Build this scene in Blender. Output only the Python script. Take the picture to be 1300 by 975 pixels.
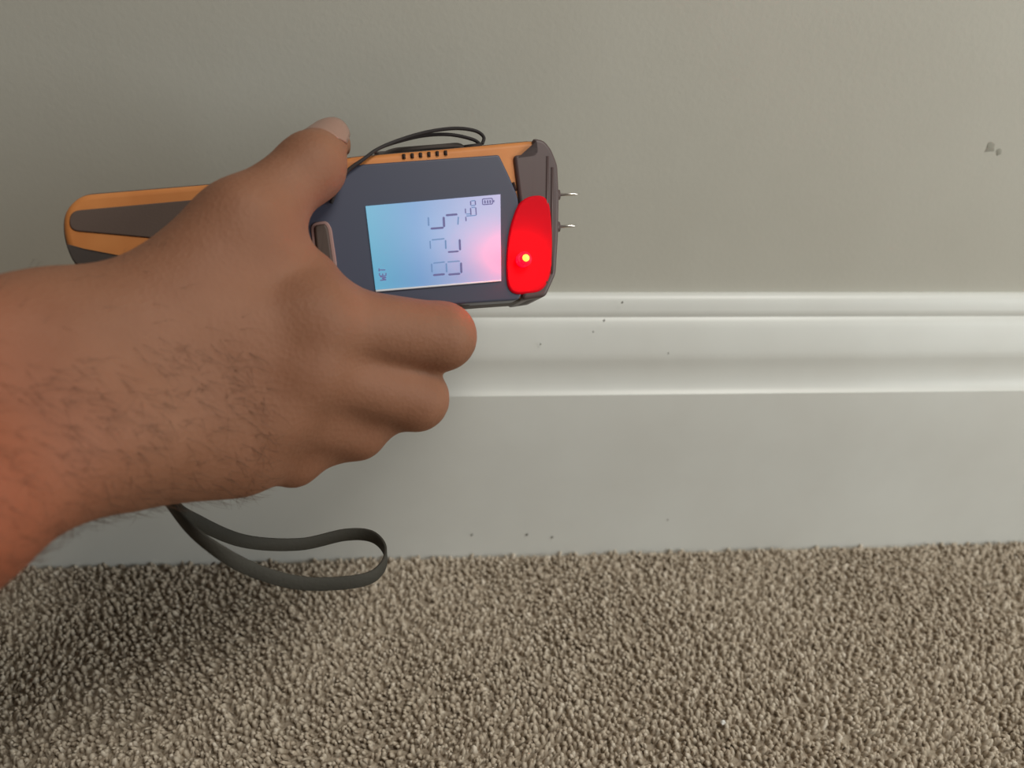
import bpy, bmesh, math, random
import numpy as np
from mathutils import Vector, Matrix
random.seed(7); rng = np.random.default_rng(7)
for o in list(bpy.data.objects): bpy.data.objects.remove(o)
scene = bpy.context.scene
C = scene.collection

# ------------------------------------------------------------------ camera
F_PX = 1050.0
YAW, PITCH, ROLL = math.radians(5.275), math.radians(30.0), math.radians(2.126)
CAM = Vector((0.0, -0.3461, 0.2973))
FW = Vector((math.sin(YAW)*math.cos(PITCH), math.cos(YAW)*math.cos(PITCH), -math.sin(PITCH)))
R0 = Vector((math.cos(YAW), -math.sin(YAW), 0.0)); U0 = R0.cross(FW)
RT = R0*math.cos(ROLL) + U0*math.sin(ROLL)
UP = -R0*math.sin(ROLL) + U0*math.cos(ROLL)
cam_data = bpy.data.cameras.new('camera'); cam = bpy.data.objects.new('camera', cam_data); C.objects.link(cam)
m = Matrix((RT, UP, -FW)).transposed().to_4x4(); m.translation = CAM
cam.matrix_world = m
cam_data.sensor_width = 36.0; cam_data.lens = F_PX/1300.0*36.0
cam_data.clip_start = 0.005
cam_data.dof.use_dof = True; cam_data.dof.focus_distance = 0.30; cam_data.dof.aperture_fstop = 8.5
scene.camera = cam

# ------------------------------------------------------------------ world and lights
world = bpy.data.worlds.new('world'); scene.world = world; world.use_nodes = True
bg = world.node_tree.nodes['Background']
bg.inputs[0].default_value = (1.0, 0.90, 0.78, 1); bg.inputs[1].default_value = 0.06
def area_light(name, loc, target, size, size_y, power, col):
    d = bpy.data.lights.new(name, 'AREA'); d.shape = 'RECTANGLE'; d.size = size; d.size_y = size_y
    d.energy = power; d.color = col
    o = bpy.data.objects.new(name, d); C.objects.link(o); o.location = loc
    o.rotation_euler = (Vector(target)-Vector(loc)).to_track_quat('-Z', 'Y').to_euler()
    return o
area_light('window_light', (1.15, -0.65, 0.46), (0.25, 0.0, 0.1), 0.7, 0.7, 8.0, (0.955, 1.0, 0.975))
area_light('ceiling_light', (0.65, -0.58, 1.6), (0.2, -0.1, 0.0), 0.5, 0.5, 13.0, (1.0, 0.965, 0.885))
vs = scene.view_settings
vs.view_transform = 'Standard'; vs.look = 'None'; vs.exposure = 0.0; vs.gamma = 1.0; vs.use_curve_mapping = False

# ------------------------------------------------------------------ helpers
def at(px, py, depth):
    """world point at a real distance `depth` (metres along the view axis) behind a photo pixel"""
    return CAM + (FW + RT*((px-650.0)/F_PX) + UP*((487.5-py)/F_PX))*depth
def srgb(r, g, b):
    f = lambda c: (c/255/12.92) if c/255 <= 0.04045 else ((c/255+0.055)/1.055)**2.4
    return (f(r), f(g), f(b), 1.0)
def mat(name, col, rough=0.5, spec=0.5, **kw):
    mt = bpy.data.materials.new(name); mt.use_nodes = True
    b = mt.node_tree.nodes['Principled BSDF']
    b.inputs['Base Color'].default_value = col if len(col) == 4 else (*col, 1)
    b.inputs['Roughness'].default_value = rough
    b.inputs['Specular IOR Level'].default_value = spec
    for k, v in kw.items(): b.inputs[k].default_value = v
    return mt
def noise_col(mt, c1, c2, scale, detail=4, lo=0.35, hi=0.65, coord='Object', rough=0.55):
    nt = mt.node_tree; b = nt.nodes['Principled BSDF']
    tc = nt.nodes.new('ShaderNodeTexCoord'); nz = nt.nodes.new('ShaderNodeTexNoise'); rp = nt.nodes.new('ShaderNodeValToRGB')
    nz.inputs['Scale'].default_value = scale; nz.inputs['Detail'].default_value = detail; nz.inputs['Roughness'].default_value = rough
    rp.color_ramp.elements[0].position = lo; rp.color_ramp.elements[0].color = (*c1[:3], 1)
    rp.color_ramp.elements[1].position = hi; rp.color_ramp.elements[1].color = (*c2[:3], 1)
    nt.links.new(tc.outputs[coord], nz.inputs['Vector']); nt.links.new(nz.outputs[0], rp.inputs[0])
    nt.links.new(rp.outputs[0], b.inputs['Base Color'])
    return rp
def bump(mt, scale, strength, dist, detail=3, coord='Object'):
    nt = mt.node_tree; b = nt.nodes['Principled BSDF']
    tc = nt.nodes.new('ShaderNodeTexCoord'); nz = nt.nodes.new('ShaderNodeTexNoise'); bp = nt.nodes.new('ShaderNodeBump')
    nz.inputs['Scale'].default_value = scale; nz.inputs['Detail'].default_value = detail
    bp.inputs['Strength'].default_value = strength; bp.inputs['Distance'].default_value = dist
    nt.links.new(tc.outputs[coord], nz.inputs['Vector']); nt.links.new(nz.outputs[0], bp.inputs['Height'])
    nt.links.new(bp.outputs[0], b.inputs['Normal'])
def mesh_obj(name, verts, faces, mtl, parent=None, smooth=True, mats=None, midx=None):
    me = bpy.data.meshes.new(name); me.from_pydata([tuple(v) for v in verts], [], faces); me.update()
    for x in (mats or [mtl]): me.materials.append(x)
    if midx: me.polygons.foreach_set('material_index', midx)
    if smooth: me.polygons.foreach_set('use_smooth', [True]*len(me.polygons))
    o = bpy.data.objects.new(name, me); C.objects.link(o)
    if parent: o.parent = parent
    return o
def tag(o, label=None, cat=None, group=None, kind=None):
    if label: o['label'] = label
    if cat: o['category'] = cat
    if group: o['group'] = group
    if kind: o['kind'] = kind
    return o
def catmull(pts, n=8, closed=False):
    P = [Vector(p) for p in pts]; out = []; N = len(P)
    for i in range(N if closed else N-1):
        if closed: a, b, c, d = P[(i-1) % N], P[i], P[(i+1) % N], P[(i+2) % N]
        else: a, b, c, d = P[max(i-1, 0)], P[i], P[i+1], P[min(i+2, N-1)]
        for k in range(n):
            t = k/n
            out.append(0.5*((2*b)+(c-a)*t+(2*a-5*b+4*c-d)*t*t+(3*b-a-3*c+d)*t**3))
    if not closed: out.append(P[-1].copy())
    return out
def round_poly(pts, rad, n=5):
    """2D polygon with rounded corners"""
    out = []; N = len(pts)
    for i in range(N):
        p, a, b = Vector(pts[i]).to_2d(), Vector(pts[i-1]).to_2d(), Vector(pts[(i+1) % N]).to_2d()
        r = rad[i] if isinstance(rad, (list, tuple)) else rad
        da, db = (a-p), (b-p); r = min(r, da.length*0.48, db.length*0.48)
        s, e = p+da.normalized()*r, p+db.normalized()*r
        if r < 1e-6: out.append(p); continue
        for k in range(n+1):
            t = k/n; out.append((1-t)**2*s+2*t*(1-t)*p+t*t*e)
    return out
def offset_poly(pts, d):
    """move a closed 2D outline inwards by d"""
    P = [Vector(p).to_2d() for p in pts]; N = len(P)
    area = sum(P[i].x*P[(i+1) % N].y-P[(i+1) % N].x*P[i].y for i in range(N))
    sg = 1 if area > 0 else -1; out = []
    for i in range(N):
        e1 = (P[i]-P[i-1]); e2 = (P[(i+1) % N]-P[i])
        n1 = Vector((-e1.y, e1.x)); n2 = Vector((-e2.y, e2.x))
        if n1.length > 1e-9: n1.normalize()
        if n2.length > 1e-9: n2.normalize()
        n = n1+n2
        if n.length < 1e-6: n = n1
        n.normalize(); c = max(n.dot(n1), 0.5)
        out.append(P[i]+n*(sg*d/c))
    return out
def prism(name, pts, z0, z1, bev, mtl, parent, bev0=0.0, seg=4, edge_split=True):
    """outline extruded from z0 to z1 with rounded rims"""
    rings = []
    if bev0 > 0:
        for k in range(seg): 
            a = math.pi/2*k/seg; rings.append((bev0*(1-math.sin(a)), z0+bev0*(1-math.cos(a))))
    rings.append((0, z0+bev0)); rings.append((0, z1-bev))
    if bev > 0:
        for k in range(1, seg+1):
            a = math.pi/2*k/seg; rings.append((bev*(1-math.cos(a)), z1-bev+bev*math.sin(a)))
    V, Fc = [], []; N = len(pts)
    for ins, z in rings:
        for p in offset_poly(pts, ins): V.append((p.x, p.y, z))
    for r in range(len(rings)-1):
        for i in range(N):
            j = (i+1) % N; Fc.append((r*N+i, r*N+j, (r+1)*N+j, (r+1)*N+i))
    Fc.append(tuple(range(N-1, -1, -1))); Fc.append(tuple((len(rings)-1)*N+i for i in range(N)))
    bm = bmesh.new(); vs_ = [bm.verts.new(v) for v in V]
    for f in Fc:
        try: bm.faces.new([vs_[i] for i in f])
        except ValueError: pass
    bmesh.ops.recalc_face_normals(bm, faces=bm.faces)
    for f in bm.faces: f.smooth = len(f.verts) == 4
    me = bpy.data.meshes.new(name); bm.to_mesh(me); bm.free(); me.materials.append(mtl)
    o = bpy.data.objects.new(name, me); C.objects.link(o)
    if parent: o.parent = parent
    return o
def tube(name, path, rad, mtl, parent=None, n=10):
    P = [Vector(p) for p in path]; V, Fc = [], []; up = Vector((0.13, 0.2, 1)).normalized()
    for i, p in enumerate(P):
        t = (P[min(i+1, len(P)-1)]-P[max(i-1, 0)]).normalized()
        s = t.cross(up).normalized(); u = s.cross(t)
        r = rad(i/(len(P)-1)) if callable(rad) else rad
        for k in range(n):
            a = 2*math.pi*k/n; V.append(p+s*(r*math.cos(a))+u*(r*math.sin(a)))
    for i in range(len(P)-1):
        for k in range(n):
            j = (k+1) % n; Fc.append((i*n+k, i*n+j, (i+1)*n+j, (i+1)*n+k))
    Fc.append(tuple(range(n-1, -1, -1))); Fc.append(tuple((len(P)-1)*n+k for k in range(n)))
    return mesh_obj(name, V, Fc, mtl, parent)

# ------------------------------------------------------------------ materials
M = {}
M['wall'] = mat('wall_paint', (0.5, 0.49, 0.43), 0.75, 0.3)
noise_col(M['wall'], (0.545, 0.528, 0.466), (0.590, 0.576, 0.515), 9, 4, 0.3, 0.7); bump(M['wall'], 420, 0.12, 0.0006)
M['gloss'] = mat('skirting_paint', (0.74, 0.75, 0.72), 0.38, 0.5)
noise_col(M['gloss'], (0.70, 0.70, 0.665), (0.76, 0.77, 0.74), 14, 4, 0.3, 0.7); bump(M['gloss'], 160, 0.05, 0.0006)
M['chip'] = mat('paint_chip_brown', srgb(120, 118, 112), 0.8)
M['scuff'] = mat('scuff_grey', srgb(164, 162, 151), 0.85)
M['orange'] = mat('orange_plastic', srgb(222, 138, 62), 0.5)
noise_col(M['orange'], srgb(206, 128, 66), srgb(220, 144, 80), 60, 2, 0.3, 0.7); bump(M['orange'], 1800, 0.08, 0.0002)
M['dark'] = mat('dark_rubber', srgb(74, 66, 62), 0.6, 0.4); bump(M['dark'], 1500, 0.15, 0.0002)
M['inlay'] = mat('grip_rubber', srgb(98, 82, 74), 0.65, 0.4); bump(M['inlay'], 1500, 0.2, 0.0002)
M['panel'] = mat('display_panel_plastic', srgb(72, 76, 94), 0.4, 0.5)
M['cap'] = mat('end_cap_plastic', srgb(88, 72, 72), 0.45, 0.5)
M['slot'] = mat('vent_dark', srgb(50, 32, 24), 0.8)
M['metal'] = mat('pin_steel', (0.75, 0.72, 0.68), 0.28, 0.5, Metallic=1.0)
M['white'] = mat('screen_edge_white', (0.8, 0.84, 0.9), 0.4)
M['ring'] = mat('button_ring', srgb(150, 118, 112), 0.5)
M['button'] = mat('button_rubber', srgb(72, 56, 48), 0.55)
M['strap'] = mat('strap_webbing', srgb(62, 60, 54), 0.75, 0.3); bump(M['strap'], 900, 0.4, 0.0004)
M['cord'] = mat('cord_black', srgb(48, 44, 44), 0.7, 0.3)
M['lcd_seg'] = mat('lcd_segment', srgb(72, 72, 110), 0.5)
M['lcd_faint'] = mat('lcd_segment_faint', srgb(112, 138, 180), 0.5)
for k, c in (('lcd_seg', srgb(104, 100, 150)), ('lcd_faint', srgb(112, 146, 192))):
    b = M[k].node_tree.nodes['Principled BSDF']
    b.inputs['Base Color'].default_value = (0.02, 0.02, 0.03, 1)
    b.inputs['Emission Color'].default_value = c; b.inputs['Emission Strength'].default_value = 0.85
M['lint'] = mat('white_lint', (0.8, 0.78, 0.74), 0.9)

# backlit screen: cyan at one end, red lamp glare painted in at the other (local x of the screen)
M['lcd'] = mat('lcd_backlit', (0.30, 0.30, 0.34), 0.6, 0.15)
nt = M['lcd'].node_tree; b = nt.nodes['Principled BSDF']
tc = nt.nodes.new('ShaderNodeTexCoord'); sp = nt.nodes.new('ShaderNodeSeparateXYZ'); rp = nt.nodes.new('ShaderNodeValToRGB')
nt.links.new(tc.outputs['Generated'], sp.inputs[0]); nt.links.new(sp.outputs[0], rp.inputs[0])
e = rp.color_ramp.elements
e[0].position = 0.0; e[0].color = srgb(104, 182, 212); e[1].position = 1.0; e[1].color = srgb(160, 150, 196)
x = e.new(0.35); x.color = srgb(96, 152, 204); x = e.new(0.62); x.color = srgb(122, 146, 196)
nt.links.new(rp.outputs[0], b.inputs['Emission Color']); b.inputs['Emission Strength'].default_value = 0.85

# ------------------------------------------------------------------ the setting
SK_T, SK_H = 0.018, 0.145
wall = mesh_obj('wall_back', [(-2.2, 0, 0), (2.4, 0, 0), (2.4, 0, 2.4), (-2.2, 0, 2.4), (-2.2, .1, 0), (2.4, .1, 0), (2.4, .1, 2.4), (-2.2, .1, 2.4)],
    [(0, 1, 2, 3), (5, 4, 7, 6), (4, 0, 3, 7), (1, 5, 6, 2), (3, 2, 6, 7), (4, 5, 1, 0)], M['wall'], smooth=False)
tag(wall, kind='structure')
# skirting board: moulded profile (distance from the wall, height) swept along the wall
prof = [(0.0, .1450), (.0016, .1450), (.0030, .1443), (.0042, .1428), (.0051, .1408), (.0058, .1385), (.0063, .1364),
        (.0060, .1357), (.0060, .1351), (.0066, .1345), (.0076, .1336), (.0090, .1308), (.0104, .1272), (.0117, .1234), (.0127, .1202), (.0132, .1178),
        (.0132, .1160), (.0131, .1135), (.0132, .1108), (.0136, .1080), (.0143, .1052), (.0153, .1030), (.0165, .1016), (.0175, .1009), (.0179, .1006), (.0180, .1000), (.0180, .07), (.0180, .0), (0, 0)]
V, Fc = [], []
N = len(prof)
for x in (-2.2, 2.4):
    for t, z in prof: V.append((x, -t, z))
for i in range(N):
    j = (i+1) % N; Fc.append((i, j, N+j, N+i))
Fc += [tuple(range(N)), tuple(range(2*N-1, N-1, -1))]
sk = mesh_obj('baseboard_back', V, Fc, M['gloss'], smooth=False); tag(sk, kind='structure')
bm = bmesh.new(); bm.from_mesh(sk.data); bmesh.ops.recalc_face_normals(bm, faces=bm.faces)
for f in bm.faces: f.smooth = True
for ed in bm.edges:
    if len(ed.link_faces) == 2 and ed.calc_face_angle(0) > math.radians(42): ed.smooth = False
bm.to_mesh(sk.data); bm.free()

# carpet: a backing slab plus twisted pile
M['carpet'] = mat('carpet_pile', (0.3, 0.25, 0.2), 0.95, 0.1)
nt = M['carpet'].node_tree; b = nt.nodes['Principled BSDF']
geo = nt.nodes.new('ShaderNodeNewGeometry'); rp = nt.nodes.new('ShaderNodeValToRGB')
e = rp.color_ramp.elements
e[0].color = (0.45, 0.375, 0.29, 1); e[1].color = (0.68, 0.60, 0.50, 1); x = e.new(0.6); x.color = (0.51, 0.435, 0.345, 1); x = e.new(0.9); x.color = (0.56, 0.485, 0.39, 1)
nt.links.new(geo.outputs['Random Per Island'], rp.inputs[0]); nt.links.new(rp.outputs[0], b.inputs['Base Color'])
M['carpet_base'] = mat('carpet_backing', (0.24, 0.2, 0.16), 0.95, 0.1)
noise_col(M['carpet_base'], (0.36, 0.30, 0.235), (0.52, 0.45, 0.36), 260, 3, 0.3, 0.75); bump(M['carpet_base'], 260, 0.9, 0.004)
BZ = 0.0022   # top of the carpet backing
floor = mesh_obj('floor', [(-2.2, -2.2, BZ), (2.4, -2.2, BZ), (2.4, 0.0, BZ), (-2.2, 0.0, BZ), (-2.2, -2.2, -.05), (2.4, -2.2, -.05), (2.4, 0.0, -.05), (-2.2, 0.0, -.05)],
    [(0, 1, 2, 3), (7, 6, 5, 4), (4, 5, 1, 0), (6, 7, 3, 2), (5, 6, 2, 1), (7, 4, 0, 3)], M['carpet_base'], smooth=False)
tag(floor, kind='structure')
SP = 0.0021
xs = np.arange(-0.37, 0.45, SP); ys = np.arange(-0.25, -0.0190, SP)
gx, gy = np.meshgrid(xs, ys); gx = gx.ravel(); gy = gy.ravel(); n = len(gx)
gx = gx+rng.uniform(-1, 1, n)*SP*0.42; gy = np.minimum(gy+rng.uniform(-1, 1, n)*SP*0.42, -0.0196)
# low-frequency lean of the brushed pile
def lf(x, y, s):
    return np.sin(x*s+1.3*np.sin(y*s*0.8+s))*np.cos(y*s*1.2+0.9*np.sin(x*s*0.7))
lx = 0.0007*lf(gx, gy, 38)+rng.normal(0, 0.0010, n); ly = -0.0006+0.0008*lf(gy, gx+3, 31)+rng.normal(0, 0.0010, n)
hh = 0.0046+rng.uniform(0, 0.0016, n)+0.0004*lf(gx, gy, 55)
rr = 0.00085+rng.uniform(0, 0.0008, n); ph = rng.uniform(0, 6.283, n)
K = 4
V = np.zeros((n, 3*K+1, 3), np.float32)
for L, (fz, fr, tw) in enumerate(((0.0, 0.8, 0.0), (0.55, 1.15, 0.5), (0.9, 0.75, 1.0))):
    for k in range(K):
        a = ph+2*math.pi*k/K+tw
        V[:, L*K+k, 0] = gx+lx*fz*1.3+rr*fr*np.cos(a)
        V[:, L*K+k, 1] = np.minimum(gy+ly*fz*1.3+rr*fr*np.sin(a), -0.0182)
        V[:, L*K+k, 2] = hh*fz-0.0004
V[:, 3*K, 0] = gx+lx*1.5; V[:, 3*K, 1] = np.minimum(gy+ly*1.5, -0.0182); V[:, 3*K, 2] = hh
fl = []
for L in range(2):
    for k in range(K):
        j = (k+1) % K; fl.append((L*K+k, L*K+j, (L+1)*K+j)); fl.append((L*K+k, (L+1)*K+j, (L+1)*K+k))
for k in range(K): fl.append((2*K+k, 2*K+(k+1) % K, 3*K))
fl = np.array(fl); tri = (fl[None]+(np.arange(n)*(3*K+1))[:, None, None]).reshape(-1, 3)
def fast_mesh(name, verts, faces, mtl, k=3):
    me = bpy.data.meshes.new(name); nf = len(faces)
    me.vertices.add(len(verts)); me.vertices.foreach_set('co', np.asarray(verts, np.float32).ravel())
    me.loops.add(nf*k); me.loops.foreach_set('vertex_index', np.asarray(faces, np.int32).ravel())
    me.polygons.add(nf); me.polygons.foreach_set('loop_start', np.arange(0, nf*k, k, dtype=np.int32))
    me.update(calc_edges=True); me.validate()
    me.polygons.foreach_set('use_smooth', np.ones(len(me.polygons), bool)); me.materials.append(mtl)
    o = bpy.data.objects.new(name, me); C.objects.link(o); return o
pile = fast_mesh('carpet_pile', V.reshape(-1, 3), tri, M['carpet'])
tag(pile, 'taupe brown twisted carpet pile running up to the white skirting board', 'carpet', kind='stuff')

# small marks that belong to wall and skirting
def blob(name, c, ex, ey, nrm, r, mtl, parent, seed, flat=0.00025, asp=1.0):
    rd = random.Random(seed); V = [c+nrm*flat]; n_ = 11; Fc = []
    for k in range(n_):
        a = 2*math.pi*k/n_; q = r*rd.uniform(0.55, 1.15)
        V.append(c+ex*(q*math.cos(a)*asp)+ey*(q*math.sin(a)))
    for k in range(n_): Fc.append((0, 1+k, 1+(k+1) % n_))
    o = mesh_obj(name, V, Fc, mtl); o.parent = parent; return o
def hit_y(px, py, y):
    v = FW+RT*((px-650)/F_PX)+UP*((487.5-py)/F_PX); return CAM+v*((y-CAM.y)/v.y)
EX, EZ, NY = Vector((1, 0, 0)), Vector((0, 0, 1)), Vector((0, -1, 0))
blob('scuff_mark', hit_y(1257, 187, -0.0001), EX, EZ, NY, 0.0026, M['scuff'], wall, 3)
blob('scuff_mark', hit_y(1268, 193, -0.0001), EX, EZ, NY, 0.0014, M['scuff'], wall, 5)
for i, (px, py, r, y) in enumerate(((790, 384, .0007, -.0068), (767, 407, .0008, -.0105), (753, 421, .0006, -.0120), (848, 449, .0008, -.0125), (686, 437, .0006, -.0123),
                                 (669, 679, .0009, -.0181), (701, 682, .0009, -.0181), (599, 679, .0008, -.0181), (848, 660, .0006, -.0181))):
    blob('paint_chip', hit_y(px, py, y-.0002), EX, EZ, NY, r, M['chip'], sk, 20+i, 0.0003, 0.7)

# ------------------------------------------------------------------ the moisture meter
TH, TILT, ROLLX = math.radians(5.3), math.radians(12.0), math.radians(3.0)
dX = RT*math.cos(TH)+UP*math.sin(TH); dY = -RT*math.sin(TH)+UP*math.cos(TH); dZ = -FW
dX, dZ = dX*math.cos(TILT)-dZ*math.sin(TILT), dX*math.sin(TILT)+dZ*math.cos(TILT)
dO = at(553, 309, 0.284)
meter = bpy.data.objects.new('moisture_meter', None); C.objects.link(meter)
mm = Matrix((dX, dY, dZ)).transposed().to_4x4(); mm.translation = dO; meter.matrix_world = mm
meter.empty_display_size = 0.02
tag(meter, 'orange and black handheld moisture meter with lit blue screen and glowing red light', 'moisture meter')
def face(px, py, z=0.0):
    """photo pixel -> point on the meter's front plane, in the meter's own metres"""
    v = FW+RT*((px-650)/F_PX)+UP*((487.5-py)/F_PX); o = dO+dZ*z
    q = CAM+v*((o-CAM).dot(dZ)/v.dot(dZ))-dO
    return Vector((q.dot(dX), q.dot(dY)))
def FP(pts, z=0.0): return [face(x, y, z) for x, y in pts]
def smooth_outline(pts, n=5): return [v.to_2d() for v in catmull([(p.x, p.y, 0) for p in FP(pts)], n, True)]
outline = round_poly(FP([(79, 300), (79, 268), (100, 246), (284, 231), (360, 215), (440, 198), (560, 188), (678, 177), (697, 183), (706, 208), (708, 250), (707, 300), (704, 350), (690, 376),
    (640, 379), (560, 385), (480, 384), (420, 378), (300, 372), (190, 372), (118, 352), (92, 333)]), .008, 5)
prism('body', offset_poly(outline, -.0008), -.0260, -.0022, .0022, M['dark'], meter, .006)
prism('orange_shell', outline, -.0060, 0.0, .0022, M['orange'], meter)
def inlay(name, pts, mtl, z0, z1, bev, rad, parent=meter):
    return prism(name, round_poly(FP(pts), rad, 5), z0, z1, bev, mtl, parent)
inlay('grip_inlay', [(88, 293), (89, 268), (200, 258), (300, 249), (390, 240), (390, 330), (300, 316), (200, 303), (135, 297)], M['inlay'], -.002, .0005, .0004, .0045)
inlay('lower_grip', [(83, 309), (112, 317), (200, 334), (300, 345), (400, 352), (420, 377), (300, 370), (190, 370), (119, 351), (93, 332)], M['dark'], -.004, .0004, .0004, .0015)
panel = inlay('display_panel', [(372, 252), (448, 210), (633, 197), (645, 222), (657, 250), (662, 300), (662, 381), (560, 387.5), (480, 386.5), (372, 366)], M['panel'], -.0075, .0009, .0007, [.004, .004, .0008, .001, .002, .004, .003, .003, .004, .004])
inlay('end_cap', [(651, 198), (678, 195), (675, 176), (690, 179), (699, 190), (707, 210), (709, 250), (708, 300), (705, 348), (692, 377), (662, 381.5), (662.5, 300), (658.5, 258)], M['cap'], -.0235, .0014, .0012, .0015)
# ribs moulded into the nose of the cap
for (ax, ay, bx, by) in ((694, 200, 692, 360), (700, 214, 699, 348)):
    a, b_ = face(ax, ay), face(bx, by)
    tube('cap_rib', [(a.x, a.y, .0012), (b_.x, b_.y, .0012)], .0006, M['cap'], meter, 8)
# vent slots
for i in range(6):
    x0, y0 = 512.5+10.6*i, 198.5-0.9*i
    c = face(x0, y0); tube('vent_slot', [(c.x, c.y-.0009, .00005), (c.x+.0001, c.y+.0007, .00005)], lambda t: .0006, M['slot'], meter, 8)
# small screw/printed mark low on the diagonal brace
c = face(655, 236); tube('brace_mark', [(c.x-.0003, c.y-.0016, .0002), (c.x-.0009, c.y+.0012, .0002)], .0005, M['slot'], meter, 8)
# screen
lc = FP([(464, 262), (635, 247), (636, 356), (477, 370)], .0009)
screen = prism('screen', lc, .0005, .0013, .0, M['lcd'], meter)
e0, e1 = FP([(477, 371), (636, 357)], .0009)
nrm = Vector((-(e1-e0).y, (e1-e0).x)).normalized()
prism('screen_edge', [e0, e1, e1+nrm*.0004, e0+nrm*.00075], .0006, .0016, .0002, M['white'], screen)
ZS = .00135
def seg_mesh(name, segs, parent):
    V, Fc, mi = [], [], []
    for (x0, y0, x1, y1, w, dark) in segs:
        a, b_ = face(x0, y0, ZS), face(x1, y1, ZS); d = b_-a; t = d.normalized(); nn = Vector((-t.y, t.x))*(w*.5)
        tt = t*min(w*.45, d.length*.3)
        ring = [a, a+tt+nn, b_-tt+nn, b_, b_-tt-nn, a+tt-nn]; k = len(V)
        for z in (ZS-.0001, ZS+.00004):
            V += [(p.x, p.y, z) for p in ring]
        Fc.append(tuple(k+6+i for i in range(5, -1, -1))); mi.append(0 if dark else 1)
        for i in range(6):
            j = (i+1) % 6; Fc.append((k+i, k+j, k+6+j, k+6+i)); mi.append(0 if dark else 1)
    return mesh_obj(name, V, Fc, None, parent, False, [M['lcd_seg'], M['lcd_faint']], mi)
W_ = .00068
seg_mesh('digit', [(549.5, 349.4, 565, 348, W_, 1), (569, 348.7, 584.5, 347.4, W_, 1), (585.3, 333, 585.8, 347, W_, 1), (548, 334.5, 548.6, 346, .0005, 0),
    (550, 334, 565, 332.6, .0004, 0), (568, 332.6, 584, 331.4, .0004, 0), (566.6, 334, 567.2, 346, .0005, 0)], screen)
seg_mesh('digit', [(583.5, 303.5, 584.2, 318, W_, 1), (568.5, 320, 582.5, 319, W_*.85, 1), (546, 305.5, 546.6, 316, .0004, 0), (548, 304.6, 564.4, 303, .0004, 0), (565.6, 304.5, 566.2, 316.5, .0005, 0)], screen)
seg_mesh('digit', [(546.5, 290.3, 563.5, 289, W_, 1), (563.2, 275, 563.9, 288.6, W_*1.1, 1), (565.8, 273.3, 581, 272, W_, 1), (543.8, 275.5, 544.3, 287, .0005, 0), (582, 275, 581.4, 285.5, .0004, 0)], screen)
# small read-out "75o"
seg_mesh('small_digit', [(591.3, 275, 591.8, 281, .00035, 1), (592, 274.3, 604.8, 273.3, .0003, 0)], screen)
seg_mesh('small_digit', [(590.8, 264.5, 591.2, 271, .00035, 1), (591.6, 271.8, 597.6, 271.4, .0003, 0), (597.4, 263.8, 598, 273, .0004, 1), (598.4, 263.6, 603.4, 263, .0003, 0), (604, 263, 604.7, 273, .00035, 1)], screen)
seg_mesh('small_letter', [(597.4, 255.2, 597.8, 260.6, .00035, 1), (603.4, 254.8, 603.8, 260.4, .00035, 1), (597.8, 255, 603.4, 254.6, .0003, 0), (597.8, 261, 603.6, 260.6, .0003, 0)], screen)
# battery symbol and the word WET, printed sideways
seg_mesh('battery_symbol', [(612.5, 252.6, 625, 251.7, .0003, 1), (612.8, 259.8, 625.4, 258.9, .0003, 1), (612.5, 252.6, 612.8, 259.8, .0003, 1), (625, 251.7, 625.4, 258.9, .0003, 1),
    (626.8, 253.6, 627, 257, .0004, 1), (615.6, 254, 615.9, 258.6, .0005, 1), (619, 253.8, 619.3, 258.4, .0005, 1), (622.2, 253.6, 622.5, 258.2, .0005, 1)], screen)
def glyph(base, strokes):
    # char frame: +right runs up the picture, +up runs to the left
    x, y = base
    return [(x-v0*8.2, y-u0*4.6, x-v1*8.2, y-u1*4.6, .00035, 1) for (u0, v0, u1, v1) in strokes]
seg_mesh('status_word', glyph((490.5, 356), [(0, 1, .2, 0), (.2, 0, .5, .7), (.5, .7, .8, 0), (.8, 0, 1, 1)]) +
    glyph((490, 350.2), [(0, 0, 0, 1), (0, 1, .85, 1), (0, .5, .7, .5), (0, 0, .85, 0)]) + glyph((489.4, 345), [(0, 1, 1, 1), (.5, 0, .5, 1)]), screen)
# button pad
ring = round_poly(FP([(394, 284), (415, 281), (421, 290), (429, 344), (400, 347)]), .0025, 6)
bp_ = prism('button_ring', ring, .0, .0015, .0004, M['ring'], meter)
ring2 = offset_poly(ring, .0011)
prism('button', ring2, .001, .0026, .0008, M['button'], meter)
# alarm lamp: clear red dome with a glowing core
M['led'] = mat('led_red', (0.8, 0.02, 0.02), 0.2)
b = M['led'].node_tree.nodes['Principled BSDF']; b.inputs['Emission Color'].default_value = (1.0, 0.0, 0.0006, 1); b.inputs['Emission Strength'].default_value = 55.0
M['led_core'] = mat('led_core', (1, 0.6, 0.1), 0.3)
b = M['led_core'].node_tree.nodes['Principled BSDF']; b.inputs['Emission Color'].default_value = (1.0, 0.62, 0.06, 1); b.inputs['Emission Strength'].default_value = 2.0
def lathe(name, c, prof_, mtl, parent, n=24):
    V, Fc = [], []
    for r, z in prof_:
        for k in range(n):
            a = 2*math.pi*k/n; V.append((c.x+r*math.cos(a), c.y+r*math.sin(a), z))
    for i in range(len(prof_)-1):
        for k in range(n):
            j = (k+1) % n; Fc.append((i*n+k, i*n+j, (i+1)*n+j, (i+1)*n+k))
    Fc.append(tuple((len(prof_)-1)*n+k for k in range(n)))
    return mesh_obj(name, V, Fc, mtl, parent)
c = face(665.5, 329, .004)
lamp = lathe('alarm_lamp', c, [(.0026, .0010), (.0026, .0046)]+[(.0024*math.cos(a), .0046+.0024*math.sin(a)) for a in (0, .3, .6, .9, 1.2, 1.45)], M['led'], meter)
lamp['label'] = 'glowing red alarm light'
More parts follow.
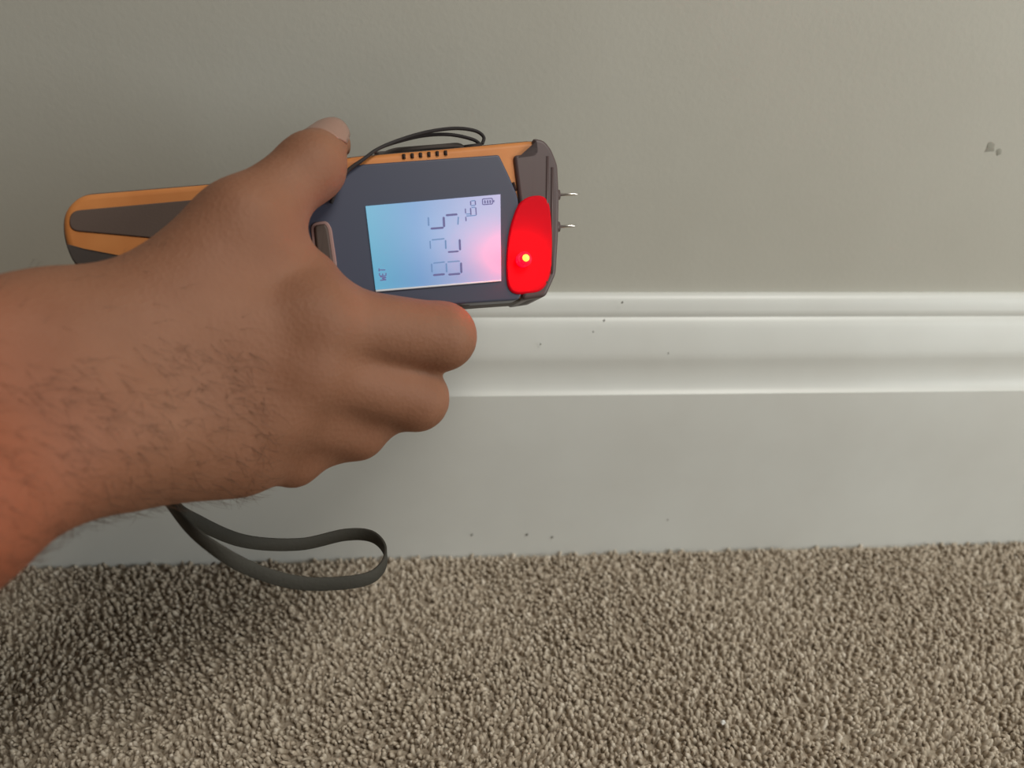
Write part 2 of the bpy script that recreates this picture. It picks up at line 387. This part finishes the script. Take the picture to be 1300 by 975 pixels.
M['lens'] = mat('glare_plate', (0.55, 0.004, 0.012), 0.5, 0.08)  # added glowing plate, stands in for the lamp's red glare
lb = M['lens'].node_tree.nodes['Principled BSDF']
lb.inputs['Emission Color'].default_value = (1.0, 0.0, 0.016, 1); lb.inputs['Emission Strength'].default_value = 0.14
glare_pts = round_poly(FP([(661, 250), (696, 246), (703, 300), (701, 345), (690, 371), (645, 375), (642, 335), (646, 290)], .0014), .005, 5)
lens = prism('glare_plate', glare_pts, .0004, .0018, .0008, M['lens'], meter)  # added plate standing in for the lamp's red glare, no lens there
lathe('glowing_core', c, [(.0013*math.cos(a), .0062+.0013*math.sin(a)) for a in (0, .4, .8, 1.2, 1.5)], M['led_core'], lamp)
# pins
for (x0, y0, x1) in ((706, 247.5, 736), (706, 288, 733)):
    a = face(x0, y0, -.011); b_ = face(x1, y0-1, -.011)
    tube('collar', [(a.x-.002, a.y, -.011), (a.x+.0012, a.y, -.011)], .0019, M['cap'], meter, 12)
    tube('pin', [(a.x, a.y, -.011), (b_.x-.002, a.y, -.011), (b_.x, a.y, -.011)], lambda t: .00055 if t < .9 else .00012, M['metal'], meter, 8)
# strap lug moulded on the upper side
lug = round_poly([face(470, 192), face(500, 178), (face(590, 171)), face(603, 184)], .0025, 4)
prism('strap_lug', lug, -.016, -.007, .0018, M['dark'], meter, .001)
a, b_ = face(592, 184), face(614, 181)
tube('lug_clip', [(a.x, a.y, -.004), (b_.x, b_.y, -.004)], .0012, M['cord'], meter, 8)

# ------------------------------------------------------------------ the wrist strap
strap = bpy.data.objects.new('wrist_strap', None); C.objects.link(strap)
strap.location = at(300, 700, .27); strap.empty_display_size = .02
tag(strap, 'thin black wrist strap looped below the hand, its cord tied to the meter', 'strap')
bpy.context.view_layer.update()
def under(o, parent):
    o.parent = parent; o.matrix_parent_inverse = parent.matrix_world.inverted()
def fpt(px, py, z):
    q = face(px, py, z); return dO+dX*q.x+dY*q.y+dZ*z
c1 = [fpt(612, 183, -.004), fpt(614, 174, -.004), fpt(603, 166, -.004), fpt(578, 163, -.0035), fpt(545, 167, -.003), fpt(512, 176, -.002), fpt(482, 188, .0005), fpt(460, 203, .0022), fpt(441, 217, .0025), fpt(430, 236, .0025), fpt(420, 258, .0022), fpt(410, 290, .004), fpt(395, 330, .0025)]
c2 = [fpt(610, 184, -.005), fpt(600, 177, -.005), fpt(572, 171, -.005), fpt(540, 172, -.005), fpt(508, 179, -.004), fpt(480, 189, -.001), fpt(458, 205, .0012), fpt(440, 219, .0012), fpt(428, 238, .0012)]
c1 = c1[:-2]
under(tube('cord', catmull(c1, 8), .00062, M['cord'], None, 8), strap)
under(tube('cord', catmull(c2, 8), .00062, M['cord'], None, 8), strap)
bp = [(192, 384, .281), (186, 470, .288), (196, 575, .282), (222, 640, .274), (252, 663, .277), (310, 687, .286), (380, 691, .296), (438, 679, .302), (472, 681, .301), (489, 699, .293), (484, 722, .283), (458, 737, .276),
      (390, 741, .268), (330, 727, .260), (275, 698, .254), (228, 656, .258), (188, 585, .272), (178, 480, .282), (186, 386, .279)]
path = catmull([at(*p) for p in bp], 8)
V, Fc = [], []
for i, p in enumerate(path):
    t = (path[min(i+1, len(path)-1)]-path[max(i-1, 0)]).normalized()
    w = (UP*1.0-FW*0.25+RT*0.0); w = (w-t*w.dot(t)).normalized(); s = w.cross(t)
    hw, ht = .0023, .0005
    for a, b_ in ((-1, -.6), (-.9, -1), (.9, -1), (1, -.6), (1, .6), (.9, 1), (-.9, 1), (-1, .6)): V.append(p+w*(hw*a)+s*(ht*b_))
for i in range(len(path)-1):
    for k in range(8):
        j = (k+1) % 8; Fc.append((i*8+k, i*8+j, (i+1)*8+j, (i+1)*8+k))
Fc += [tuple(range(7, -1, -1)), tuple((len(path)-1)*8+k for k in range(8))]
under(mesh_obj('strap_band', V, Fc, M['strap']), strap)

# ------------------------------------------------------------------ the hand and forearm (one continuous surface grown from a distance field)
def A(px, py, d): return np.array(at(px, py, d), np.float32)
def cone(P, a, b, ra, rb):
    ab = b-a; t = np.clip(((P-a)@ab)/max(ab@ab, 1e-12), 0, 1)
    return np.linalg.norm(P-a-t[:, None]*ab, axis=1)-(ra+t*(rb-ra))
def smin(a, b, k):
    h = np.clip(0.5+0.5*(b-a)/k, 0, 1); return b*(1-h)+a*h-k*h*(1-h)
def chain(P, pts, rads, k=.003):
    d = None
    for i in range(len(pts)-1):
        q = cone(P, pts[i], pts[i+1], rads[i], rads[i+1]); d = q if d is None else smin(d, q, k)
    return d
J = {
 'wrist_r': A(70, 440, .226), 'wrist_u': A(105, 545, .222),
 'arm_r': A(-140, 480, .196), 'arm_u': A(-90, 650, .188),
 'elb_r': A(-900, 800, .115), 'elb_u': A(-850, 1050, .110),
 'i_mcp': A(400, 408, .255), 'm_mcp': A(385, 468, .256), 'r_mcp': A(340, 522, .254), 'p_mcp': A(285, 565, .250),
 'i_pip': A(561, 427, .277), 'm_pip': A(528, 506, .281), 'r_pip': A(452, 545, .280), 'p_pip': A(372, 583, .272),
 'i_dip': A(558, 415, .304), 'm_dip': A(515, 470, .308), 'r_dip': A(440, 500, .306), 'p_dip': A(365, 545, .295),
 'i_tip': A(525, 370, .318), 'm_tip': A(478, 400, .322), 'r_tip': A(405, 430, .316), 'p_tip': A(340, 480, .306),
 't_cmc': A(185, 420, .238), 't_mcp': A(308, 283, .251), 't_ip': A(395, 212, .2665), 't_tip': A(416, 184, .282),
}
def boxsdf(P, c, ax, half, r):
    q = np.stack([np.abs((P-c)@a) for a in ax], 1)-np.array(half)+r
    return np.linalg.norm(np.maximum(q, 0), axis=1)+np.minimum(q.max(1), 0)-r
nX, nY, nZ = (np.array(v, np.float32) for v in (dX, dY, dZ)); nO = np.array(dO, np.float32)
hl, hr = face(384, 290), face(708, 290)
def sdf(P):
    j = J
    palm = cone(P, j['wrist_r'], j['i_mcp'], .0165, .0125)
    palm = smin(palm, cone(P, (j['wrist_r']+j['wrist_u'])/2, j['m_mcp'], .0175, .0125), .010)
    palm = smin(palm, cone(P, j['wrist_u'], j['r_mcp'], .0165, .0120), .010)
    palm = smin(palm, cone(P, j['wrist_u'], j['p_mcp'], .0165, .0115), .010)
    # heel of the hand on the little-finger side, ball of the thumb
    palm = smin(palm, cone(P, A(175, 575, .238), A(300, 584, .256), .0150, .0110), .010)
    palm = smin(palm, cone(P, A(150, 440, .240), A(300, 330, .256), .0170, .0140), .014)
    # web between thumb and index
    palm = smin(palm, cone(P, A(312, 328, .258), A(396, 352, .262), .0115, .0075), .014)
    # forearm: two bones wide
    arm = smin(cone(P, j['wrist_r'], j['arm_r'], .0175, .0205), cone(P, j['wrist_u'], j['arm_u'], .0175, .0205), .016)
    arm = smin(arm, smin(cone(P, j['arm_r'], j['elb_r'], .0205, .030), cone(P, j['arm_u'], j['elb_u'], .0205, .030), .018), .012)
    d = smin(palm, arm, .018)
    th = chain(P, [j['t_cmc'], j['t_mcp'], j['t_ip'], j['t_tip']], [.0150, .0122, .0100, .0080], .006)
    d = smin(d, th, .013)
    fi = chain(P, [j['i_mcp'], j['i_pip'], j['i_dip'], j['i_tip']], [.0118, .0112, .0090, .0072])
    fm = chain(P, [j['m_mcp'], j['m_pip'], j['m_dip'], j['m_tip']], [.0118, .0108, .0090, .0074])
    fr = chain(P, [j['r_mcp'], j['r_pip'], j['r_dip'], j['r_tip']], [.0112, .0102, .0085, .0070])
    fp = chain(P, [j['p_mcp'], j['p_pip'], j['p_dip'], j['p_tip']], [.0105, .0088, .0075, .0062])
    fr = smin(fr, cone(P, (j['r_mcp']+j['p_mcp'])/2, (j['r_pip']+j['p_pip'])/2+np.array(FW, np.float32)*.003, .0098, .0078), .004)
    fm = smin(fm, cone(P, (j['m_mcp']+j['r_mcp'])/2, (j['m_pip']+j['r_pip'])/2+np.array(FW, np.float32)*.004, .0098, .0074), .004)
    fg = smin(smin(smin(fm, fr, .005), fp, .006), fi, .0035)
    d = smin(d, fg, .008)
    # knuckles
    for nm, r in (('i_mcp', .0118), ('m_mcp', .0118), ('r_mcp', .0108), ('p_mcp', .0100)):
        c_ = j[nm]-np.array(FW, np.float32)*.0022
        d = smin(d, np.linalg.norm(P-c_, axis=1)-r, .006)
    # flesh yields to the meter
    head = boxsdf(P, nO+nX*((hl.x+hr.x)/2)+nY*((face(560, 188).y+face(560, 384).y)/2)+nZ*(-.0125), (nX, nY, nZ), ((hr.x-hl.x)/2, (face(560, 188).y-face(560, 384).y)/2, .0138), .003)
    h0 = face(79, 300); h1 = face(400, 300)
    yc = (face(250, 238).y+face(250, 372).y)/2
    hand_ = boxsdf(P, nO+nX*((h0.x+h1.x)/2)+nY*yc+nZ*(-.0127), (nX, nY, nZ), ((h1.x-h0.x)/2, (face(250, 238).y-face(250, 372).y)/2, .0137), .004)
    dev = np.minimum(head, hand_)
    return np.maximum(d, -dev)
def surface_nets(sdf, lo, hi, h):
    B = 16; dims = np.ceil((hi-lo)/h/B).astype(int)*B; nb = dims//B
    vol = np.full(dims, 1.0, np.float32)
    bi = np.stack(np.meshgrid(*[np.arange(k) for k in nb], indexing='ij'), -1).reshape(-1, 3)
    dc = sdf((lo+(bi*B+B/2-.5)*h).astype(np.float32))
    far = np.abs(dc) > B*h*0.5*1.7321+.012
    off = np.stack(np.meshgrid(*[np.arange(B)]*3, indexing='ij'), -1).reshape(-1, 3)
    for b_, dcen, fa in zip(bi, dc, far):
        s = tuple(slice(k*B, (k+1)*B) for k in b_)
        if fa: vol[s] = dcen; continue
        vol[s] = sdf((lo+(off+b_*B)*h).astype(np.float32)).reshape(B, B, B)
    ins = vol < 0
    X, Y, Z = dims; cnt = np.zeros((X-1, Y-1, Z-1), np.float32); acc = np.zeros((X-1, Y-1, Z-1, 3), np.float32)
    corners = [(a, b_, c_) for a in (0, 1) for b_ in (0, 1) for c_ in (0, 1)]
    for a in corners:
        for axis in range(3):
            if a[axis]: continue
            b_ = list(a); b_[axis] = 1
            sa = tuple(slice(a[i], dims[i]-1+a[i]) for i in range(3)); sb = tuple(slice(b_[i], dims[i]-1+b_[i]) for i in range(3))
            cr = ins[sa] != ins[sb]; idx = np.nonzero(cr)
            va, vb = vol[sa][idx], vol[sb][idx]; t = va/(va-vb)
            p = np.zeros((len(t), 3), np.float32)+np.array(a, np.float32); p[:, axis] += t
            cnt[idx] += 1; acc[idx] += p
    act = cnt > 0; vid = np.full(cnt.shape, -1, np.int64); vid[act] = np.arange(act.sum())
    ci = np.stack(np.nonzero(act), 1); V = lo+(ci+acc[act]/cnt[act][:, None])*h
    Q = []
    for axis in range(3):
        u, v = (axis+1) % 3, (axis+2) % 3
        sa = [slice(1, dims[i]-1) for i in range(3)]; sb = list(sa)
        sa[axis] = slice(0, dims[axis]-1); sb[axis] = slice(1, dims[axis])
        A_, B_ = ins[tuple(sa)], ins[tuple(sb)]
        for flip in (0, 1):
            idx = np.stack(np.nonzero(A_ & ~B_ if not flip else ~A_ & B_), 1)
            if not len(idx): continue
            base = idx.copy(); 
            for i in range(3):
                if i != axis: base[:, i] += 1
            q = []
            for du, dv in ((-1, -1), (0, -1), (0, 0), (-1, 0)):
                c_ = base.copy(); c_[:, u] += du; c_[:, v] += dv; q.append(vid[c_[:, 0], c_[:, 1], c_[:, 2]])
            q = np.stack(q, 1); Q.append(q if not flip else q[:, ::-1])
    return V, np.concatenate(Q)
allp = np.array(list(J.values())); lo = allp.min(0)-.04; hi = allp.max(0)+.04
HV, HQ = surface_nets(sdf, lo, hi, .0015)
# gentle relaxation
for it in range(3):
    s = np.zeros_like(HV); c_ = np.zeros(len(HV))
    for a, b_ in ((0, 1), (1, 2), (2, 3), (3, 0)):
        np.add.at(s, HQ[:, a], HV[HQ[:, b_]]); np.add.at(c_, HQ[:, a], 1)
        np.add.at(s, HQ[:, b_], HV[HQ[:, a]]); np.add.at(c_, HQ[:, b_], 1)
    HV = HV*0.5+0.5*s/np.maximum(c_, 1)[:, None]

M['skin'] = mat('skin', (0.5, 0.27, 0.18), 0.62, 0.3)
nt = M['skin'].node_tree; b = nt.nodes['Principled BSDF']
rp = noise_col(M['skin'], (0.240, 0.103, 0.056), (0.285, 0.132, 0.077), 38, 5, 0.3, 0.7)
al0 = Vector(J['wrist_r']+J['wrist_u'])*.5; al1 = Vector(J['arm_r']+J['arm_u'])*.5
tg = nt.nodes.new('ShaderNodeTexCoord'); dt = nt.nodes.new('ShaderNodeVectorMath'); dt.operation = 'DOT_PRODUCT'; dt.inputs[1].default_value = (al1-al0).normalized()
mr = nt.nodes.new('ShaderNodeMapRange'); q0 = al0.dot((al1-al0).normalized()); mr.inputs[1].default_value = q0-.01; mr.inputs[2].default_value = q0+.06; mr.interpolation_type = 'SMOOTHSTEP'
mx = nt.nodes.new('ShaderNodeMix'); mx.data_type = 'RGBA'; mx.inputs[7].default_value = (0.31, 0.085, 0.040, 1)   # reddish glow painted into the forearm's skin colour
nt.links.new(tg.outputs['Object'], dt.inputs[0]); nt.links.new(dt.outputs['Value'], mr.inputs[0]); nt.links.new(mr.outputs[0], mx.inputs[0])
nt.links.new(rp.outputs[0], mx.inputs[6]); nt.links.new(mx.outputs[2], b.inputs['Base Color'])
b.inputs['Subsurface Weight'].default_value = 0.12; b.inputs['Subsurface Radius'].default_value = (1.0, 0.35, 0.2); b.inputs['Subsurface Scale'].default_value = 0.004
nz1 = nt.nodes.new('ShaderNodeTexNoise'); nz1.inputs['Scale'].default_value = 900; nz1.inputs['Detail'].default_value = 3
vo = nt.nodes.new('ShaderNodeTexVoronoi'); vo.inputs['Scale'].default_value = 650
tcn = nt.nodes.new('ShaderNodeTexCoord'); ad = nt.nodes.new('ShaderNodeMath'); ad.operation = 'ADD'
bpn = nt.nodes.new('ShaderNodeBump'); bpn.inputs['Strength'].default_value = 0.18; bpn.inputs['Distance'].default_value = 0.0006
nt.links.new(tcn.outputs['Object'], nz1.inputs['Vector']); nt.links.new(tcn.outputs['Object'], vo.inputs['Vector'])
nt.links.new(nz1.outputs[0], ad.inputs[0]); nt.links.new(vo.outputs[0], ad.inputs[1]); nt.links.new(ad.outputs[0], bpn.inputs['Height']); nt.links.new(bpn.outputs[0], b.inputs['Normal'])
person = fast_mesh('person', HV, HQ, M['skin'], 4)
tag(person, 'bare left hand and hairy forearm gripping the moisture meter, thumb on top', 'person')
# thumb nail
M['nail'] = mat('nail', (0.33, 0.19, 0.145), 0.35, 0.5)
ip, tp = Vector(J['t_ip']), Vector(J['t_tip']); ax = (tp-ip).normalized()
nn = (UP*0.80-FW*0.80+RT*0.28); nn = (nn-ax*nn.dot(ax)).normalized(); sd = ax.cross(nn)
V, Fc = [], []; NA, NL = 13, 9
for layer in (0, 1):
    for l in range(NL):
        L = -.0105+.0190*l/(NL-1)
        for k in range(NA):
            q = -1+2*k/(NA-1); wd = 1.0*(1-.35*max(0, (0.25-l/(NL-1)))/.25*q*q)
            ang = q*wd; lend = L-(.0022*q*q if l > NL//2 else -.0016*q*q*(1-l/(NL/2)))
            rad = (.0083+max(0, -L)*.10-.00006*max(0, L*1000-1)**1.6) - .0007*layer
            V.append(tp+ax*lend+sd*(rad*math.sin(ang))+nn*(rad*math.cos(ang)))
for layer in (0, 1):
    o_ = layer*NA*NL
    for l in range(NL-1):
        for k in range(NA-1):
            f = (o_+l*NA+k, o_+l*NA+k+1, o_+(l+1)*NA+k+1, o_+(l+1)*NA+k); Fc.append(f if layer == 0 else f[::-1])
bd = [k for k in range(NA)]+[l*NA+NA-1 for l in range(1, NL)]+[(NL-1)*NA+k for k in range(NA-2, -1, -1)]+[l*NA for l in range(NL-2, 0, -1)]
for i in range(len(bd)): a, b_ = bd[i], bd[(i+1) % len(bd)]; Fc.append((a, a+NA*NL, b_+NA*NL, b_))
nail = mesh_obj('thumb_nail', V, Fc, M['nail'], person)
# arm hair
M['hair'] = mat('arm_hair', srgb(86, 58, 40), 0.6)
me = person.data; cen = np.array([p.center for p in me.polygons], np.float32) if False else HV[HQ].mean(1)
fn = np.cross(HV[HQ[:, 2]]-HV[HQ[:, 0]], HV[HQ[:, 3]]-HV[HQ[:, 1]]); fn /= np.linalg.norm(fn, axis=1)[:, None]+1e-12
fwv, rtv, upv = np.array(FW), np.array(RT), np.array(UP); rel = cen-np.array(CAM)
dep = rel@fwv; pxx = 650+F_PX*(rel@rtv)/dep; pyy = 487.5-F_PX*(rel@upv)/dep
along = (J['wrist_r']+J['wrist_u'])/2-(J['arm_r']+J['arm_u'])/2; along /= np.linalg.norm(along)
mid = (J['wrist_r']+J['wrist_u'])/2; s_al = (cen-mid)@along
ulnar = J['wrist_u']-J['wrist_r']; ulnar /= np.linalg.norm(ulnar)
hand_ul = (cen-mid)@ulnar
wgt = np.where(s_al < .035, 1.0, 0)*np.where(s_al > -.12, 1, 0)*np.clip((hand_ul+.005)*60, 0.05, 1)*(fn@(-fwv) > -.55)
idx = rng.choice(len(cen), 2600, p=wgt/wgt.sum())
V, Fc = [], []
for i in idx:
    n0 = fn[i]; d0 = along*.55+ulnar*.5+rng.normal(0, .35, 3); d0 -= n0*(d0@n0); d0 /= np.linalg.norm(d0)
    L = rng.uniform(.004, .009); p0 = cen[i]-n0*.0003; w = .000045
    p1 = p0+d0*L*.5+n0*L*.28; p2 = p0+d0*L+n0*L*.30-np.array((0, 0, L*.12))
    s = np.cross(d0, n0); k = len(V)
    V += [p0+s*w, p0-s*w*.5+n0*w, p0-s*w*.5-n0*w, p1+s*w*.8, p1-s*w*.4+n0*w*.8, p1-s*w*.4-n0*w*.8, p2]
    for a in range(3):
        b_ = (a+1) % 3; Fc.append((k+a, k+b_, k+3+b_, k+3+a)); Fc.append((k+3+a, k+3+b_, k+6))
hair = mesh_obj('arm_hair', V, Fc, M['hair'], person); hair['kind'] = 'stuff'

# ------------------------------------------------------------------ lint on the carpet
def hit_z(px, py, z):
    v = FW+RT*((px-650)/F_PX)+UP*((487.5-py)/F_PX); return CAM+v*((z-CAM.z)/v.z)
bm = bmesh.new(); bmesh.ops.create_icosphere(bm, subdivisions=2, radius=.0011)
for v in bm.verts: v.co *= random.uniform(.7, 1.3); v.co.z *= 0.8
me = bpy.data.meshes.new('lint'); bm.to_mesh(me); bm.free(); me.materials.append(M['lint'])
lint = bpy.data.objects.new('lint', me); C.objects.link(lint); lint.location = hit_z(918, 917, .0072)
tag(lint, 'tiny white speck of lint lying on the brown carpet', 'lint')
